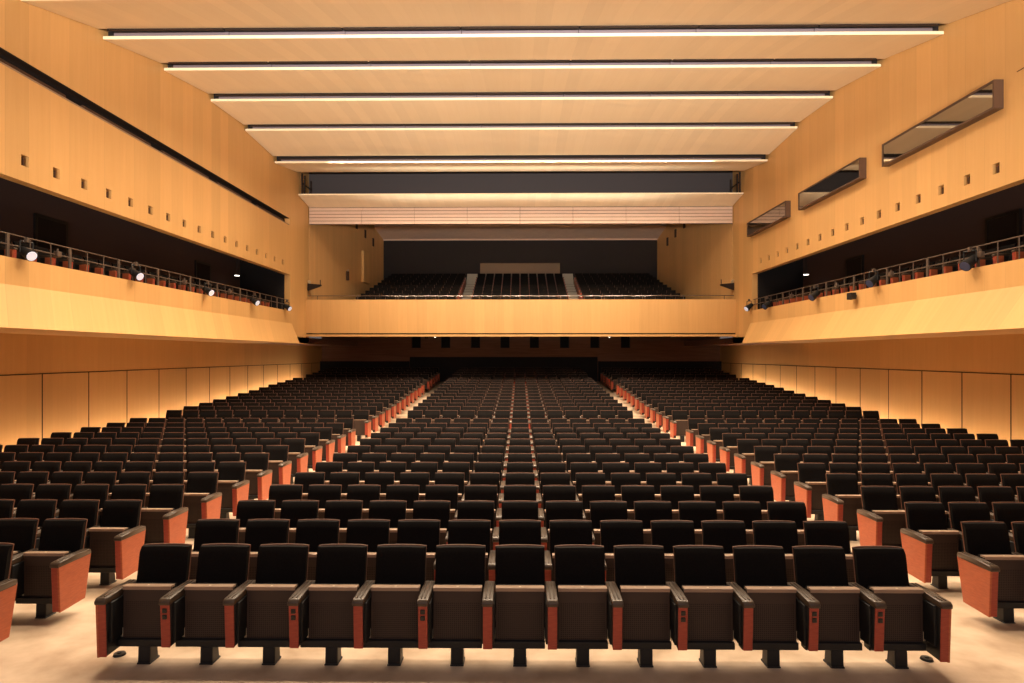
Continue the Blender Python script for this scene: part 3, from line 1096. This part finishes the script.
places = [(x, d, RZ[r], pt, lk, rk) for (r, d, blk, k, n, x, pt, lk, rk) in rest]
seat_stuff('rear_auditorium_seat', places, 'black tip-up seats with orange aisle ends filling the rear stalls up to the dark rear wall', 'seats')
places = []
for k in range(NT):
    yb = TY0 - 0.6 + TP * k + 0.93
    zt = TZ0 + TR * k
    ax = aisle_x(yb) - 0.36
    n = 10
    pt = 2 * (ax - 0.02) / n
    for q in range(n):
        places.append((-ax + 0.02 + pt * (q + 0.5), yb, zt, round(pt, 3), 'end' if q == 0 else 'std', 'end' if q == n - 1 else None))
    xa, xb = aisle_x(yb) + 0.40, 8.25
    n = 10
    pt = (xb - xa) / n
    for q in range(n):
        places.append((xa + pt * (q + 0.5), yb, zt, round(pt, 3), 'end' if q == 0 else 'std', 'end' if q == n - 1 else None))
        places.append((-xb + pt * (q + 0.5), yb, zt, round(pt, 3), 'end' if q == 0 else 'std', 'end' if q == n - 1 else None))
seat_stuff('rear_balcony_auditorium_seat', places, 'dim dark seats in stepped rows on the rear balcony behind its wooden front', 'seats')
for me in (LB, LS, LP, LU, LA, LAE, LPAD, LLEG, LE, LR, LRE[-1], LRE[1]):
    bpy.data.meshes.remove(me)

# small black discs on the floor at both ends of the front row
for sx, side in ((-1, 'left'), (1, 'right')):
    t = thing('floor_outlet', 'small black floor disc under the %s end of the front row' % side, 'floor outlet', (sx * 3.66, 5.85, 0.0), 0)
    MB().tube((0, 0, 0.0), (0, 0, 0.018), 0.055, 20, 0.048).build('lid', 'black_plastic', t)
    MB().tube((0, 0, 0.018), (0, 0, 0.026), 0.018, 12).build('knob', 'black_metal', t)

# ------------------------------------------------------------------ side balconies: seats, railing, spotlights
for sx, side in ((-1, 'left'), (1, 'right')):
    n = 27
    for i in range(n):
        y = 12.3 + 0.56 * i
        t = thing('balcony_chair', 'dark seat with orange arm behind the %s balcony railing, %s from the rear' % (side, ORD[n - i]), 'seat',
                  (sx * (XU + 0.90), y, 4.26), math.pi / 2 if sx < 0 else -math.pi / 2, 'seats on the %s balcony' % side)
        b = link('backrest', ME_BACK, t)
        link('back_shell', ME_SHELL, b)
        link('seat_pan', ME_PAN, t)
        a = link('armrest', ME_ARM, t)
        a.location = (sx * WC / 2, 0, 0.055)
        link('front_cap', ME_FRONT, a)
        link('side_cap', ME_SIDE[sx], a)
        pd = link('arm_pad', ME_PAD, a)
        link('beam', ME_BEAM[WS], t)
        link('pedestal', ME_LEG, t)
    # railing
    t = thing('balcony_railing', 'two-bar metal railing on the %s balcony front' % side, 'railing', (sx * (XU + 0.07), 0, 4.66))
    MB().tube((0, 6.0, 0.47), (0, YP + 0.02, 0.47), 0.015, 10).build('top_rail', 'rail_metal', t, True)
    MB().tube((0, 6.0, 0.26), (0, YP + 0.02, 0.26), 0.015, 10).build('lower_rail', 'rail_metal', t, True)
    y = 12.55 - 0.585 * 6
    k = 0
    while y < YP:
        if k % 3 == 0:
            MB().box(-0.02, 0.02, y - 0.035, y + 0.035, 0, 0.47, 0.004).build('post', 'rail_metal', t)
        else:
            MB().tube((0, y, 0), (0, y, 0.46), 0.012, 8).build('baluster', 'rail_metal', t)
        y += 0.585
        k += 1


def spotlight(x, y, z, aim, label, lens, scale=1.0, group=None):
    t = thing('stage_spotlight', label, 'spotlight', (x, y, z), 0, group)
    d = Vector(aim).normalized()
    c = Vector((0, 0, 0))
    L_, R_ = 0.34 * scale, 0.11 * scale
    body = MB()
    body.tube(c - d * L_ * 0.5, c + d * L_ * 0.25, R_ * 0.75, 14, R_)
    body.tube(c + d * L_ * 0.25, c + d * L_ * 0.5, R_ * 1.08, 14)
    body.tube(c - d * L_ * 0.62, c - d * L_ * 0.5, R_ * 0.45, 12, R_ * 0.7)
    b = body.build('body', 'black_metal', t, True)
    MB().tube(c + d * L_ * 0.5, c + d * L_ * 0.52, R_ * 0.95, 14).build('lens', lens, b)
    yk = MB()
    side = d.cross(Vector((0, 0, 1))).normalized() * R_ * 1.2
    top = Vector((0, 0, R_ * 2.1))
    yk.tube(side, side + top, 0.014, 6)
    yk.tube(-side, -side + top, 0.014, 6)
    yk.tube(side + top, -side + top, 0.014, 6)
    yk.build('yoke', 'black_metal', t)
    MB().box(-0.035, 0.035, -0.035, 0.035, R_ * 2.1 - 0.01, R_ * 2.1 + 0.09, 0.006).build('clamp', 'rail_metal', t)
    return t


posn = ('nearest the stage', 'second from the stage', 'third from the stage', 'fourth from the stage', 'nearest the rear')
for k, (px, py) in enumerate(((22, 252), (133, 273.5), (206, 290.5), (253, 301), (286, 307))):
    dx = 520 - px
    y = 645 * (XU - 0.12) / dx
    z = CAMZ + (355 - py) / dx * (XU - 0.12)
    spotlight(-XU + 0.12, y, z, (0.86, -0.28, -0.45), 'lit stage spotlight clamped to the left balcony railing, %s' % posn[k], 'lamp_lens', 0.95, 'spotlights on the left railing')
posn = ('nearest the stage', 'second from the stage', 'third from the stage', 'fourth from the stage', 'nearest the rear')
for k, (px, py) in enumerate(((968, 263), (873, 281), (815, 295.5), (768, 305), (750, 307))):
    dx = px - 522
    y = 645 * (XU - 0.12) / dx
    z = CAMZ + (355 - py) / dx * (XU - 0.12)
    spotlight(XU - 0.12, y, z, (-0.72, -0.25, -0.5), 'dark stage spotlight hanging on the right balcony railing, %s' % posn[k], 'lamp_lens' if k == 4 else 'dim_lens', 1.05,
              'spotlights on the right railing')
# floodlight box on the right balcony front
t = thing('flood_box', 'small black box lamp on the face of the right balcony front', 'light', (XU - 0.005, 19.3, 4.5))
MB().box(-0.22, -0.06, -0.13, 0.13, -0.11, 0.09, 0.01).build('housing', 'black_metal', t)
MB().box(-0.06, 0.0, -0.03, 0.03, -0.03, 0.03).build('bracket', 'black_metal', t)
# small clamps standing above the rails
for sx, side in ((-1, 'left'), (1, 'right')):
    for k, yy in enumerate((13.9, 16.6, 19.2, 22.2) if sx < 0 else (14.2, 17.6, 20.6, 24.0)):
        t = thing('rail_clamp', 'small clamp box on the %s balcony railing, %s from the stage' % (side, ORD[k + 1]), 'clamp',
                  (sx * (XU + 0.05), yy, 4.92), 0, 'clamps on the balcony railings')
        MB().box(-0.05, 0.05, -0.07, 0.07, -0.05, 0.07, 0.012).build('jaw', 'rail_metal', t)
        MB().tube((0, 0, 0.07), (0, 0, 0.13), 0.02, 8).build('screw', 'rail_metal', t)
# lamps inside the side balconies
for sx, side in ((-1, 'left'), (1, 'right')):
    t = thing('ceiling_lamp', 'small white lamp inside the rear end of the %s balcony' % side, 'light', (sx * 11.6, 26.3, 6.05))
    MB().tube((0, 0, 0.0), (0, 0, 1.05), 0.015, 8).build('stem', 'black_metal', t)
    MB().tube((0, 0, 0.0), (0, 0, -0.05), 0.10, 14, 0.12).build('shade', 'black_metal', t)
    MB().tube((0, 0, -0.05), (0, 0, -0.06), 0.10, 14).build('bulb', 'bulb', t)
